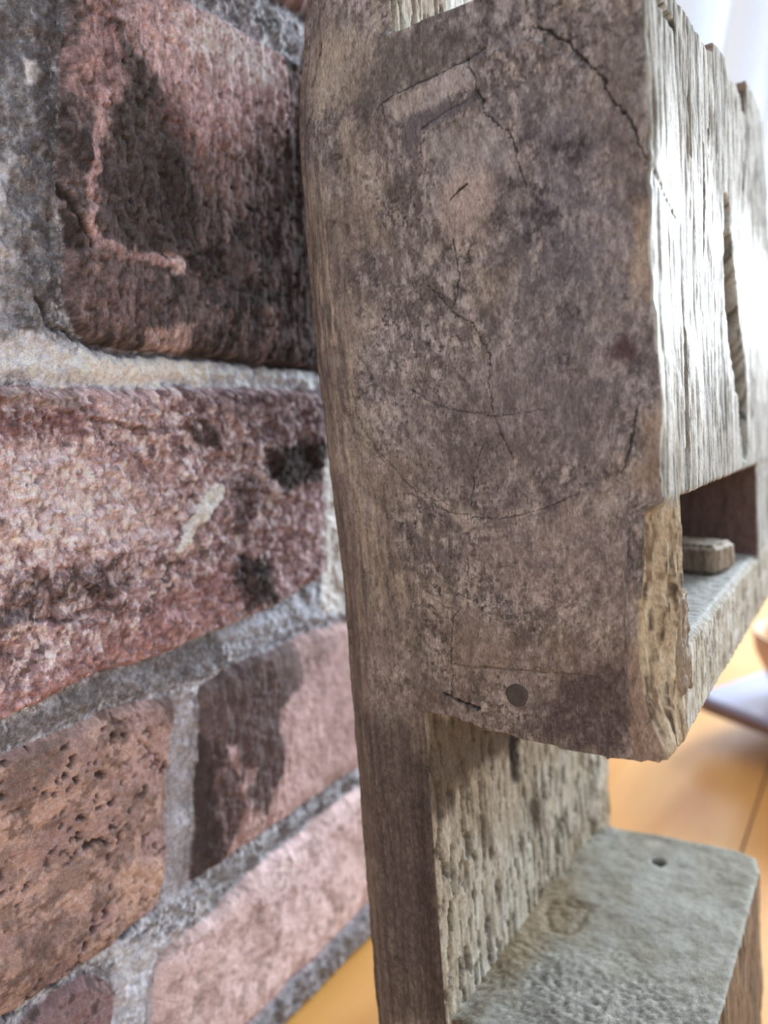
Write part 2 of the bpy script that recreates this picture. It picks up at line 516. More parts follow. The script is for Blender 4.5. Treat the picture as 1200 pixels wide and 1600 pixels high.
    c = (lum[:, None] + (c - lum[:, None]) * .60) * 1.47 * np.array([1.0, 1.0, 1.06])[None, :]
    c = c * np.where(br[:, None] > .5, np.array([1.0, .98, 1.03])[None, :], np.array([.91, .955, 1.04])[None, :])
    rough = np.full(n, .88)
    X = WALL_X + h - 4.4
    X = np.where(z < -210.2, X - 3.5, X)
    v = np.stack([X, y, z + CAM_H * 1000], 1) / 1000
    me = grid_mesh('wall_left', len(ys), len(zs), v)
    set_col(me, c, rough)
    o = mesh_obj('wall_left', me, M_BRICK)
    tag(o, kind='structure')
    return o


build_wall()


def box(bm, x0, x1, y0, y1, z0, z1):
    vs = [bm.verts.new(p) for p in [(x0, y0, z0), (x1, y0, z0), (x1, y1, z0), (x0, y1, z0), (x0, y0, z1), (x1, y0, z1), (x1, y1, z1), (x0, y1, z1)]]
    for f in [(0, 3, 2, 1), (4, 5, 6, 7), (0, 1, 5, 4), (1, 2, 6, 5), (2, 3, 7, 6), (3, 0, 4, 7)]:
        bm.faces.new([vs[i] for i in f])


def prism(bm, pts, lo, hi, axis):
    """closed prism; pts in the two other axes, extruded along axis (0 x, 1 y, 2 z)"""
    def P(p, t):
        l = list(p); l.insert(axis, t); return l
    a = [bm.verts.new(P(p, lo)) for p in pts]
    b = [bm.verts.new(P(p, hi)) for p in pts]
    bm.faces.new(a); bm.faces.new(b[::-1])
    n = len(pts)
    for i in range(n):
        bm.faces.new([a[i], b[i], b[(i + 1) % n], a[(i + 1) % n]])


def bm_mesh(name, bm):
    bmesh.ops.recalc_face_normals(bm, faces=bm.faces)
    me = bpy.data.meshes.new(name)
    bm.to_mesh(me); bm.free()
    return me


def fuse(me, voxel):
    """weld overlapping solids into one evenly meshed skin"""
    o = bpy.data.objects.new('tmp', me)
    COL.objects.link(o)
    md = o.modifiers.new('r', 'REMESH'); md.mode = 'VOXEL'; md.voxel_size = voxel; md.adaptivity = 0
    dg = bpy.context.evaluated_depsgraph_get()
    out = bpy.data.meshes.new_from_object(o.evaluated_get(dg))
    bpy.data.objects.remove(o)
    return out


# ---- floor: honey-coloured boards
def floor_material():
    m, N, L, b = node_mat('honey_floorboards')
    tc = N.new('ShaderNodeTexCoord')
    mp = N.new('ShaderNodeMapping'); mp.inputs['Rotation'].default_value = (0, 0, math.radians(8)); mp.inputs['Scale'].default_value = (1, .12, 1)
    L.new(tc.outputs['Object'], mp.inputs['Vector'])
    n = N.new('ShaderNodeTexNoise'); n.inputs['Scale'].default_value = 34; n.inputs['Detail'].default_value = 6; n.inputs['Distortion'].default_value = .8
    L.new(mp.outputs[0], n.inputs['Vector'])
    r = N.new('ShaderNodeValToRGB')
    e = r.color_ramp.elements
    e[0].position, e[1].position = .3, .72
    e[0].color = (*lin((214, 152, 76)), 1); e[1].color = (*lin((238, 190, 116)), 1)
    L.new(n.outputs['Fac'], r.inputs[0]); L.new(r.outputs[0], b.inputs['Base Color'])
    b.inputs['Roughness'].default_value = .3
    b.inputs['Specular IOR Level'].default_value = .9
    return m


bm = bmesh.new()
for i in range(20):                       # boards run towards the window, hairline gaps between them
    x0 = -1.3 + i * .14
    box(bm, x0 + .0006, x0 + .1394, -.8, 1.8, -.02, 0)
fl = mesh_obj('floor', bm_mesh('floor', bm), floor_material(), smooth=False)
tag(fl, kind='structure')


# ================================================================== THE TIMBER
BASE = np.array([-70.0, 60.0, -211.0])      # timber-axes point the empty stands on


def to_world(p):
    p = np.asarray(p, float)
    return (p[0] * EX + (p[1] + FRONT_Y) * np.array([0, 1, 0]) + p[2] * EZ) / 1000 + np.array([0, 0, CAM_H])


root = empty('weathered_timber_frame', tuple(to_world(BASE)), (0, -LEAN, 0))
tag(root, 'large grey weathered timber with side slot and stepped foot, beside the brick wall', 'timber')


def finish(name, me, co, mat, col, gloss, parent=root):
    """co in timber axes (mm) -> mesh local to the empty (m)"""
    put_co(me, (co - BASE[None, :]) / 1000)
    set_col(me, col, gloss)
    return mesh_obj(name, me, mat, parent)


def smoothed_bottom(co):
    """cut level with the floor"""
    wz = co[:, 0] * EX[2] + co[:, 2] * EZ[2]
    low = wz < -CAM_H * 1000 + .3
    co[low, 2] += (-CAM_H * 1000 + .3 - wz[low]) / EZ[2]
    return co


def build_body():
    bm = bmesh.new()
    # upper block, seen from the side: uneven broken top, solid down to the slot
    prof = [(0, -17), (0, 81.5), (10, 82), (28, 81), (55, 82), (63, 84), (66, 87), (80, 88.5), (84, 85), (96, 87), (105, 85), (107, 83), (113, 84), (118, 95), (136, 96), (150, 92), (160, 78), (163, 20), (160, -19), (118, -19)]
    prism(bm, prof, -100, -34.8, 0)
    # front cheek: drops below the slot, rounded lower edge
    ch = [(-100, 10), (-100, -64), (-93, -64.5), (-88, -65), Fr(700, 1118), Fr(735, 1130), Fr(760, 1143), Fr(800, 1151), Fr(850, 1163), Fr(900, 1174), Fr(950, 1186), Fr(1000, 1191), Fr(1045, 1191), (-34.8, -66), (-34.6, 10)]
    prism(bm, ch, 0, 13.5, 1)
    # core behind the slot, far cheek, sloping rail
    box(bm, -100, -64, 5, 150, -66, 0)
    prism(bm, [(-80, -48.5), (-37, -48.5), (-35.2, -50), (-35.2, -67), (-80, -67)], 8, 162, 1)
    box(bm, -80, -35.2, 123, 162, -67, 0)
    prism(bm, [(-100, 1), (-85.6, 1), (-85.2, 20), (-84.5, 100), (-100, 104)], 79, 150, 2)
    # long upright: a little thicker towards its far edge
    up = [(-114.4, 14), (-113.9, 8), (-112.2, 3.6), (-108.8, 1.0), (-104, 0), (-89.2, 0), (-88.6, 1), (-88.3, 20), (-87, 60), (-84, 104), (-84.5, 116), (-90, 122), (-114.4, 122)]
    prism(bm, up, -222, 150, 2)
    me = bm_mesh('body', bm)
    me = fuse(me, .62)
    # finer skin on the front face
    co = get_co(me)
    bm = bmesh.new(); bm.from_mesh(me)
    fs = [f for f in bm.faces if f.normal.y < -.8 and f.calc_center_median().y < 3 and -166 < f.calc_center_median().z < 100]
    es = list({e for f in fs for e in f.edges})
    bmesh.ops.subdivide_edges(bm, edges=es, cuts=2, use_grid_fill=True)
    bm.to_mesh(me); bm.free()
    me.update()
    co, no = get_co(me), get_no(me)
    x, y, z = co.T
    n = len(co)
    wf = ss(-no[:, 1], .35, .8) * ss(12 - y, 0, 4)         # front
    ws = ss(no[:, 0], .45, .85)                             # right-hand sides
    head = ss(z, -80, -60) * ss(x, -87, -84)                # block rather than upright
    # ---------------------------------------------------------------- shape
    fx, fz = x, z
    f1 = fbm(x / 18, y / 18, z / 26, 11, 4) - .5
    f2 = fbm(x / 3.5, y / 3.5, z / 5, 12, 4, .6) - .5
    f3 = fbm(x / .9, y / .9, z / 1.3, 13, 3, .6) - .5
    grain = fbm(x / 1.3, y / 1.3, z / 26, 14, 4, .6) - .5    # runs along the timber
    grain2 = fbm(x / .55, y / .55, z / 9, 15, 3, .6) - .5
    leftband = (1 - ss(x + (fbm(z / 12, x / 6, 0, 16, 4) - .5) * 26, -108, -88)) * (1 - .8 * ss(z, 45, 75))
    short = fbm(x / 1.4, y / 1.4, z / 9, 17, 4, .6) - .5
    gsel = ss(z, -75, -55)
    grainf = grain * (1 - gsel) + short * gsel
    low = 1 - ss(z, -72, -60)
    band = np.clip(np.maximum(leftband, low * (1 - head)), 0, 1)
    d = np.zeros(n)
    d += wf * (f1 * 1.6 + f2 * .45 + f3 * .10 + band * (grainf * .6 + grain2 * .12))
    # left arris of the block is heavily rounded
    rnd = 1 - ss(x, -114, -100)
    roll = wf * (rnd ** 2) * 1.5
    sidew = ws * ss(x, -60, -40)                             # outer side of the block
    d += sidew * (f1 * 1.2 + grain * .9 + grain2 * .5 + f3 * .15)
    postw = ws * (1 - ss(x, -80, -70))
    gp = fbm(x / 1.3, y / 1.5, z / 7, 18, 4, .6)
    d += postw * (f1 * 1.5 + grain * .9 - ss(gp, .55, .68) * 1.5 + f3 * .3)
    other = 1 - np.clip(wf + ws, 0, 1)
    d += other * (f2 * .8 + grain * .5)

    # ---------------------------------------------------------------- colour
    c = np.tile(lin((121, 112, 104)), (n, 1))
    gl = np.full(n, .8)
    # front
    t1 = fbm(x / 14, z / 20, 0, 21, 4, .55)
    t2 = fbm(x / 4, z / 5, 0, 22, 5, .62)
    t3 = fbm(x / 1.1, z / 1.5, 0, 23, 4, .65)
    c = mix(c, (136, 126, 120), ss(t1, .45, .62) * .7)
    c = mix(c, (104, 100, 104), ss(fbm(x / 12, z / 16, 0, 24, 3), .5, .62) * .6 * ss(z, -40, 0))
    c = mix(c, (84, 76, 72), ss(t2, .52, .64) * .75)
    c = mix(c, (158, 146, 134), ss(t2, .47, .36) * 0 + ss(1 - t2, .56, .66) * .5)
    c = mix(c, (70, 62, 60), ss(t3, .6, .7) * .55)
    speck = fbm(x / .55, z / .6, 0, 28, 3, .7)
    c = mix(c, (176, 166, 158), ss(speck, .6, .72) * .45 * ss(t1, .35, .6))
    c = mix(c, (52, 46, 46), ss(fbm(x / .7, z / .8, 4, 29, 3, .65), .64, .72) * .75)
    c = mix(c, (144, 130, 106), ss(fbm(x / 7, z / 9, 4, 32, 4, .6), .56, .68) * .35)
    mot = fbm(x / 1.5, z / 2.8, 7, 90, 5, .7)
    c = mix(c, (62, 56, 54), ss(mot, .53, .63) * .45)
    c = mix(c, (170, 162, 154), ss(1 - mot, .55, .64) * .4)
    c = mix(c, (48, 44, 46), ss(fbm(x / 1.0, z / 1.1, 9, 95, 4, .7), .6, .66) * ss(fbm(x / 9, z / 12, 9, 99, 3), .45, .58) * .8)
    # growth rings round the knot
    kx, kz = Fr(730, 330)
    rr = np.sqrt(((x - kx) * 1.25) ** 2 + ((z - kz) * .72) ** 2) + (fbm(x / 9, z / 9, 0, 25, 3) - .5) * 5
    ring = .5 + .5 * np.sin(rr * 2.2 + (fbm(x / 3, z / 3, 0, 26, 2) - .5) * 3)
    c = mix(c, (80, 72, 68), ss(ring, .65, 1) * .4 * ss(rr, 6, 12) * wf * (1 - band))
    # upright streaks on the left band and the upright
    sg = grain + .5
    cb = np.tile(lin((128, 114, 98)), (n, 1))
    cb = mix(cb, (164, 148, 124), ss(grain2 * .5 + grainf, .02, .14) * .65)
    cb = mix(cb, (84, 75, 68), ss(-(grain2 * .5 + grainf), .02, .16) * .8)
    cb = mix(cb, (96, 84, 84), ss(fbm(x / 9, z / 16, 2, 27, 3), .48, .6) * .5)
    bf = (band * wf)[:, None]
    c = c * (1 - bf * .85) + cb * bf * .85

    def fpatch(P, rgb, soft=1.2, warp=1.0, k=1.0, brk=0.0, seed=0):
        nonlocal c
        Q = [Fr(*p) for p in P]
        Qa = np.array(Q); m = 8
        s = (wf > .05) & (x > Qa[:, 0].min() - m) & (x < Qa[:, 0].max() + m) & (z > Qa[:, 1].min() - m) & (z < Qa[:, 1].max() + m)
        if not s.any(): return
        xs, zs = x[s], z[s]
        dd = poly_sdf(xs, zs, Q)
        e = ss(dd + (fbm(xs / 1.6, zs / 2.2, 1, 600 + seed, 5, .65) - .5) * 5 * warp, -soft, soft)
        if brk: e = e * (1 - brk + brk * ss(fbm(xs / .8, zs / 1.1, 1, 640 + seed, 4, .65), .42, .58))
        c[s] = mix(c[s], rgb, e * k * wf[s])

    def fcrack(P, w=.16, depth=.5, k=.9, seed=0, rgb=(34, 28, 26)):
        nonlocal c, d
        Q = [Fr(*p) for p in P]
        Qa = np.array(Q); m = 4
        s = (wf > .05) & (x > Qa[:, 0].min() - m) & (x < Qa[:, 0].max() + m) & (z > Qa[:, 1].min() - m) & (z < Qa[:, 1].max() + m)
        if not s.any(): return
        ox = (fbm(x[s] / 2.6, z[s] / 2.6, 3, 660 + seed, 4, .6) - .5) * 1.3 + (fbm(x[s] / .9, z[s] / .9, 3, 665 + seed, 3, .6) - .5) * .7
        dd = line_dist(x[s] + ox, z[s] + ox * .6, Q)
        ww = w * (.35 + 1.2 * vnoise(x[s] / 2, z[s] / 2, 1, 670 + seed))
        e = 1 - ss(dd, ww * .5, ww * 1.6)
        c[s] = mix(c[s], rgb, e * k)
        d[s] -= e * depth

    # raised flakes near the top
    def step(P, hgt, seed):
        nonlocal d, c
        Q = [Fr(*p) for p in P]
        s = wf > .05
        dd = poly_sdf(x[s], z[s], Q) + (fbm(x[s] / 3, z[s] / 3, 1, 690 + seed, 4, .6) - .5) * 2
        d[s] += ss(dd, -.35, .45) * hgt * wf[s] * np.exp(-np.clip(dd, 0, 99) / 5) * ss(z[s], Q[0][1] - 6, Q[0][1] - 1)
    step([(600, 158), (735, 92), (830, 60), (1100, 200), (1100, 2000), (620, 2000), (640, 400), (605, 250)], .75, 1)
    step([(655, 205), (742, 150), (800, 210), (1100, 260), (1100, 2000), (700, 2000), (690, 400)], .5, 2)
    fpatch([(470, 20), (620, 60), (640, 120), (590, 150), (520, 170), (470, 120)], (142, 130, 112), 3, 1.4, .6, .5, 1)
    fpatch([(600, 60), (720, 30), (760, 80), (610, 150), (560, 160)], (78, 72, 68), 2.5, 1.2, .85, .3, 2)
    fpatch([(605, 165), (735, 95), (745, 130), (650, 180), (612, 190)], (148, 142, 138), .8, .5, .8, .25, 3)
    fpatch([(630, 180), (740, 150), (742, 170), (655, 205), (650, 250), (630, 250)], (86, 82, 84), 1, .6, .85, .15, 4)
    fpatch([(660, 210), (760, 180), (800, 240), (760, 280), (690, 260)], (140, 136, 134), 2, 1, .55, .3, 5)
    fpatch([(500, 60), (540, 70), (520, 175), (490, 170), (488, 130)], (160, 146, 124), 1.2, 1, .6, .4, 6)
    fpatch([(682, 290), (720, 262), (765, 275), (775, 330), (750, 375), (705, 375), (685, 340)], (146, 130, 118), 2.0, 1.3, .7, .35, 7)
    fpatch([(700, 285), (745, 270), (760, 320), (730, 350), (705, 335)], (156, 138, 124), 1.8, 1.0, .5, .35, 8)
    fpatch([(790, 170), (990, 150), (1010, 300), (1000, 620), (900, 700), (760, 640), (820, 420)], (94, 90, 96), 8, 1.6, .6, .45, 9)
    fpatch([(930, 60), (1005, 40), (1010, 330), (985, 330), (950, 200)], (78, 70, 66), 3, 1.2, .65, .3, 10)
    for i, (px, py, r) in enumerate([(850, 335, 20), (838, 300, 15), (800, 290, 13), (832, 365, 13), (860, 375, 8), (905, 492, 12), (880, 480, 12), (815, 332, 10), (770, 332, 12), (895, 235, 20), (862, 230, 12), (820, 185, 8), (822, 215, 9), (905, 255, 9), (718, 452, 12), (880, 560, 12), (860, 785, 14), (1000, 845, 13), (1002, 880, 12), (998, 860, 14), (985, 895, 8), (815, 1000, 14), (800, 960, 12), (860, 880, 10), (858, 865, 8), (655, 320, 8), (527, 342, 6), (965, 735, 8)]):
        p = [(px + r * math.cos(a) * (1 + .3 * math.sin(3 * a + i)), py + r * 1.1 * math.sin(a)) for a in np.linspace(0, 6.283, 9)[:-1]]
        fpatch(p, (44, 40, 46), 1.0, .75, .85, .65, 20 + i)
    p = [(975 + 26 * math.cos(a), 545 + 22 * math.sin(a)) for a in np.linspace(0, 6.283, 9)[:-1]]
    fpatch(p, (66, 42, 42), 1.4, .6, .85, .1, 50)
    fpatch([(560, 700), (660, 720), (640, 790), (570, 780)], (122, 104, 78), 4, 1.8, .5, .5, 51)
    fpatch([(620, 590), (790, 560), (980, 650), (960, 740), (760, 790), (640, 740)], (98, 88, 84), 6, 1.5, .5, .4, 52)
    fpatch([(760, 800), (990, 780), (990, 940), (800, 940), (720, 880)], (124, 108, 104), 6, 1.5, .5, .35, 53)
    fpatch([(690, 960), (860, 990), (980, 960), (990, 1060), (700, 1100)], (108, 92, 78), 5, 1.4, .5, .35, 54)
    fpatch([(880, 1050), (1000, 1040), (985, 1185), (880, 1170), (820, 1140)], (66, 52, 54), 4, 1.2, .85, .2, 55)
    fpatch([(1015, 1000), (1060, 1000), (1060, 1200), (985, 1195), (995, 1120), (1000, 1080)], (130, 108, 88), 1.5, .8, .8, .25, 56)
    fpatch([(1000, 310), (1030, 320), (1030, 470), (1010, 470), (985, 440), (990, 350)], (146, 124, 98), 1.5, 1.3, .75, .4, 57)
    fpatch([(1010, 640), (1040, 640), (1030, 770), (985, 760), (1000, 720)], (132, 112, 90), 1.5, .9, .75, .3, 58)
    fpatch([(705, 955), (725, 940), (800, 1000), (800, 1045), (707, 1042)], (120, 106, 92), 1.2, .5, .5, .3, 59)
    fpatch([(640, 1040), (700, 1060), (700, 1115), (640, 1120)], (80, 66, 62), 2.5, 1, .7, .3, 60)
    fpatch([(560, 1120), (660, 1120), (700, 1600), (595, 1600)], (74, 65, 63), 5, 1, .85, .25, 61)
    fpatch([(640, 1180), (668, 1200), (705, 1620), (670, 1620)], (60, 51, 47), 1.5, .8, .8, .3, 62)
    fcrack([(728, 90), (738, 118), (750, 150), (762, 178), (783, 198), (800, 222), (812, 262), (822, 300)], .13, .45, .85, 1)
    fcrack([(668, 445), (690, 470), (712, 490), (738, 505), (752, 530), (764, 552), (764, 590), (772, 640)], .11, .4, .8, 2)
    fcrack([(775, 650), (790, 690), (800, 720)], .1, .3, .6, 3)
    fcrack([(702, 314), (714, 300), (727, 290)], .2, .5, .9, 4)
    fcrack([(708, 372), (712, 410), (716, 440), (708, 475)], .12, .4, .8, 5)
    fcrack([(840, 40), (880, 62), (915, 95), (945, 130), (965, 165), (985, 188), (1000, 222), (1012, 245)], .17, .6, .85, 6)
    fcrack([(758, 690), (744, 730), (735, 790)], .1, .3, .7, 7)
    fcrack([(728, 870), (730, 910), (730, 945)], .1, .3, .75, 8)
    fcrack([(640, 770), (700, 800), (780, 812), (850, 795), (905, 770)], .1, .3, .6, 9)
    fcrack([(560, 640), (590, 700), (640, 760), (700, 790)], .1, .25, .5, 10)
    fcrack([(705, 1090), (704, 1020), (708, 965), (722, 948)], .14, .3, .6, 11)
    fcrack([(707, 1038), (760, 1042), (850, 1050), (925, 1056)], .14, .3, .6, 12, (92, 66, 48))
    fcrack([(692, 1084), (720, 1096), (748, 1106)], .35, 1.0, .9, 13)
    fcrack([(995, 640), (985, 700), (970, 740)], .2, .4, .7, 14)
    fcrack([(640, 610), (700, 640), (780, 650), (850, 640)], .09, .25, .55, 15)
    fcrack([(602, 160), (640, 138), (690, 112), (733, 92), (760, 72)], .16, .25, .7, 20)
    fcrack([(655, 204), (690, 178), (742, 150)], .16, .25, .6, 21)
    fcrack([(497, 70), (494, 110), (488, 130)], .3, .8, .85, 16)
    fcrack([(880, 440), (900, 400), (885, 350), (870, 330)], .1, .25, .5, 17)
    # hundreds of hairline checks, following the rings
    rg = np.abs(fbm(rr / 1.6, np.arctan2(x - kx, z - kz) * 5, 0, 700, 3) - .5)
    hair = (1 - ss(rg, .004, .016)) * ss(fbm(x / 10, z / 10, 0, 705, 3), .46, .6)
    c = mix(c, (62, 54, 50), hair * wf * (1 - band) * .6)
    g2 = np.abs(fbm(x / 5, z / 7, 0, 710, 4, .6) - .5)
    c = mix(c, (56, 48, 46), (1 - ss(g2, .003, .012)) * wf * .5 * ss(fbm(x / 8, z / 8, 2, 712, 2), .45, .6))

    face = (wf * (1 - .35 * band))[:, None]
    lum = (c @ np.array([.3, .59, .11]))[:, None]
    c = c * (1 - face) + face * (lum + (c - lum) * .70) * (np.array([1.68, 1.74, 1.88])[None, :] * ss(z, -60, 10)[:, None] + np.array([1.60, 1.59, 1.62])[None, :] * (1 - ss(z, -60, 10))[:, None])
    # outer side of the block: silver grey, combed by the weather
    cs = np.tile(lin((196, 195, 186)), (n, 1))
    g = fbm(x * 0, y / 3.0, z / 60, 30, 4, .65)
    cs = mix(cs, (150, 150, 144), ss(g, .5, .64) * .7)
    cs = mix(cs, (84, 84, 82), ss(-(grain + grain2 * .6), .05, .17) * .9)
    cs = mix(cs, (112, 108, 100), ss(fbm(x * 0, y / .9, z / 40, 37, 3, .6), .6, .68) * .8)
    cs = mix(cs, (220, 220, 214), ss(grain, .04, .14) * .5)
    cs = mix(cs, (150, 126, 88), ss(fbm(y / 2, z / 50, 0, 31, 3), .64, .72) * .5)

    def scrack(P, w, depth, rgb=(60, 46, 36), k=.95, seed=0, xx=-35.0):
        nonlocal d, cs
        Q = [Sd(px, py, xx) for px, py in P]
        s = ws > .2
        s &= (np.abs(x - xx) < 8)
        oy = (fbm(y[s] / 2, z[s] / 6, 3, 760 + seed, 4) - .5) * .6 * w
        dd = line_dist(y[s] + oy, z[s], Q)
        zq = np.array(Q)[:, 1]
        tt = np.clip((z[s] - zq.min()) / (zq.max() - zq.min() + 1e-6), 0, 1)
        ww = w * (.35 + .65 * np.sin(np.pi * np.clip(tt, .04, .96)) ** .6)
        e = 1 - ss(dd, ww * .7, ww * 1.3)
        cs[s] = mix(cs[s], rgb, e * k)
        d[s] -= e * depth
    scrack([(1134, 335), (1136, 400), (1142, 480), (1150, 560), (1158, 620), (1163, 690)], 8.0, 8.0, (54, 40, 32), 1, 1)
    scrack([(1069, 520), (1071, 600), (1072, 690), (1072, 760)], 1.2, 3.5, (84, 60, 46), 1, 2)
    scrack([(1073, 120), (1075, 180), (1077, 240)], .8, 1.4, (120, 92, 54), .8, 3)
    scrack([(1098, 230), (1100, 300), (1099, 400)], .8, 1.6, (92, 88, 84), .8, 4)
    scrack([(1105, 130), (1107, 180), (1105, 240)], .9, 1.4, (116, 98, 60), .7, 5)
    scrack([(1026, -10), (1034, 10), (1046, 28), (1052, 40)], 1.6, 3.0, (58, 46, 32), 1, 6)
    scrack([(1163, 180), (1163, 240), (1158, 330)], 1.3, 2.0, (110, 100, 86), .7, 7)
    scrack([(1005, 225), (1035, 300), (1060, 350)], .25, .6, (96, 92, 86), .7, 8)
    # below the slot: torn brown fibre on the arris of the front cheek
    tb = (1 - ss(z, -20, -16)) * ss(14 - y, 0, 2) * ss(x, -48, -42)
    fib = np.tile(lin((178, 164, 142)), (n, 1))
    fib = mix(fib, (104, 88, 72), ss(fbm(x / .9, y / .9, z / 8, 33, 4, .65), .48, .6) * .85)
    fib = mix(fib, (204, 196, 178), ss(fbm(x / .6, y / .6, z / 7, 34, 4, .65), .55, .65) * .8)
    fib = mix(fib, (60, 54, 48), ss(fbm(x / .9, y / .9, z / 7, 35, 4, .65), .6, .67) * .9)
    cs = cs * (1 - tb[:, None]) + fib * tb[:, None]
    d += tb * ws * (fbm(x / .9, y / .9, z / 12, 36, 4, .65) - .5) * 2.6
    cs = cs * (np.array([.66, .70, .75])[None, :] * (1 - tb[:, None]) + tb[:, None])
    sw = sidew[:, None]
    c = c * (1 - sw) + cs * sw
    gl = gl * (1 - sidew * .999) + sidew * (.80 - .34 * ss(z + f1 * 30, 62, 40) * ss(z, -22, 0) + .2 * ss(-grain, .0, .15)) + sidew * tb * .3

    # inner side of the upright: pale with dark slits
    cp = np.tile(lin((176, 166, 144)), (n, 1))
    cp = mix(cp, (190, 188, 174), ss(fbm(y / 8, z / 12, 0, 40, 4), .48, .62) * .7)
    cp = mix(cp, (92, 82, 66), ss(gp, .52, .62) * .9)
    cp = mix(cp, (210, 204, 188), ss(fbm(y / .8, z / 3, 3, 43, 4, .65), .56, .66) * .5)
    cp = mix(cp, (138, 122, 96), ss(fbm(y / 2.0, z / 14, 0, 41, 4, .6), .56, .66) * .6)
    cp = mix(cp, (152, 128, 86), ss(-z, 120, 140) * ss(y, 40, 90) * .5)

    def ppatch(P, rgb, soft=2, k=1, seed=0, warp=1):
        nonlocal cp
        Q = [Sd(px, py, -88.0) for px, py in P]
        s = postw > .1
        dd = poly_sdf(y[s], z[s], Q) + (fbm(y[s] / 3, z[s] / 7, 1, 800 + seed, 4, .6) - .5) * 10 * warp
        cp[s] = mix(cp[s], rgb, ss(dd, -soft, soft) * k)
    ppatch([(670, 1110), (820, 1110), (800, 1170), (740, 1210), (700, 1270), (672, 1290)], (96, 80, 66), 2.5, .9, 1)
    ppatch([(792, 1150), (810, 1150), (810, 1225), (798, 1222)], (52, 44, 40), .8, .95, 2, .15)
    ppatch([(745, 1270), (765, 1280), (775, 1340), (755, 1325)], (104, 92, 74), 1.2, .7, 3, .4)
    ppatch([(818, 1250), (845, 1250), (845, 1290), (820, 1290)], (104, 92, 74), 1.2, .7, 4, .4)
    ppatch([(620, -60), (680, -60), (682, 18), (622, 40)], (156, 134, 112), 1.5, .9, 5, .4)
    ppatch([(668, 1250), (676, 1250), (690, 1450), (682, 1450)], (150, 118, 84), 1, .6, 6, .3)
    ppatch([(684, -60), (900, -60), (900, 10), (684, 40)], (216, 216, 206), 1.5, .9, 7, .4)  # bright daylight on the upright above the block, painted into its colour
    pl_ = (cp @ np.array([.3, .59, .11]))[:, None]
    cp = pl_ + (cp - pl_) * .72
    pw = postw[:, None]
    c = c * (1 - pw) + cp * pw
    # tops, undersides, inside of the slot
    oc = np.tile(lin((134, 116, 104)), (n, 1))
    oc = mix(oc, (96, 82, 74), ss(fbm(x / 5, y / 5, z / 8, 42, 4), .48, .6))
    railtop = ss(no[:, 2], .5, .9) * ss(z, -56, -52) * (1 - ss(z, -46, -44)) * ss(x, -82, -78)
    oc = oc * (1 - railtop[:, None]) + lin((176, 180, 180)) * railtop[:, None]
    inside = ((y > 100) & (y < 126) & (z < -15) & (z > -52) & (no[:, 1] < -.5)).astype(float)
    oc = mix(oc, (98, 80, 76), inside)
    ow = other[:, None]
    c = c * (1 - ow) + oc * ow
    # rail side
    rs = ws * ss(x, -40, -37) * (y > 15) * (z < -47)
    rc = np.tile(lin((166, 164, 152)), (n, 1))
    rc = mix(rc, (124, 118, 106), ss(fbm(x, y / 5, z / 5, 44, 5, .65), .5, .6) * .8)
    rc = mix(rc, (196, 200, 200), ss(fbm(x, y / 4, z / 3, 45, 4), .55, .65) * .7)
    c = c * (1 - rs[:, None]) + rc * rs[:, None]

    # ---------------------------------------------------------------- apply
    co2 = co + no * d[:, None]
    co2[:, 1] += roll
    edge = 1 - ss(x, -104, -90)
    co2[:, 0] += edge * (-2.6 * ss(z, -45, 30) + 6.0 * ss(z, 66, 104))
    # worn arris below the slot: the corner leans back a few millimetres
    wear = (1 - ss(z + f2 * 6, -19, -16)) * ss(x, -44, -36) * (1 - ss(y, 3, 12))
    co2[:, 0] -= wear * (1 - ss(y, 0, 11)) * (3.2 + 1.8 * np.exp(-((z + 43) / 14) ** 2)) * (1 - ss(-z, 56, 68) * .9)
    # arris above the slot chipped here and there
    chip = ss(fbm(z / 7, y * 0, x * 0, 46, 3), .5, .7) * ss(x, -38, -35.5) * (1 - ss(y, 0, 4)) * (z > -17)
    co2[:, 0] -= chip * .45
    global NAIL_Y
    q = np.argmin((co2[:, 0] - Fr(808, 1086)[0]) ** 2 + (co2[:, 2] - Fr(808, 1086)[1]) ** 2 + 4 * (co2[:, 1] > 6) * 1e3)
    NAIL_Y = co2[q, 1] - .22
    co2 = smoothed_bottom(co2)
    return finish('body', me, co2, M_WOOD, c, gl)


build_body()


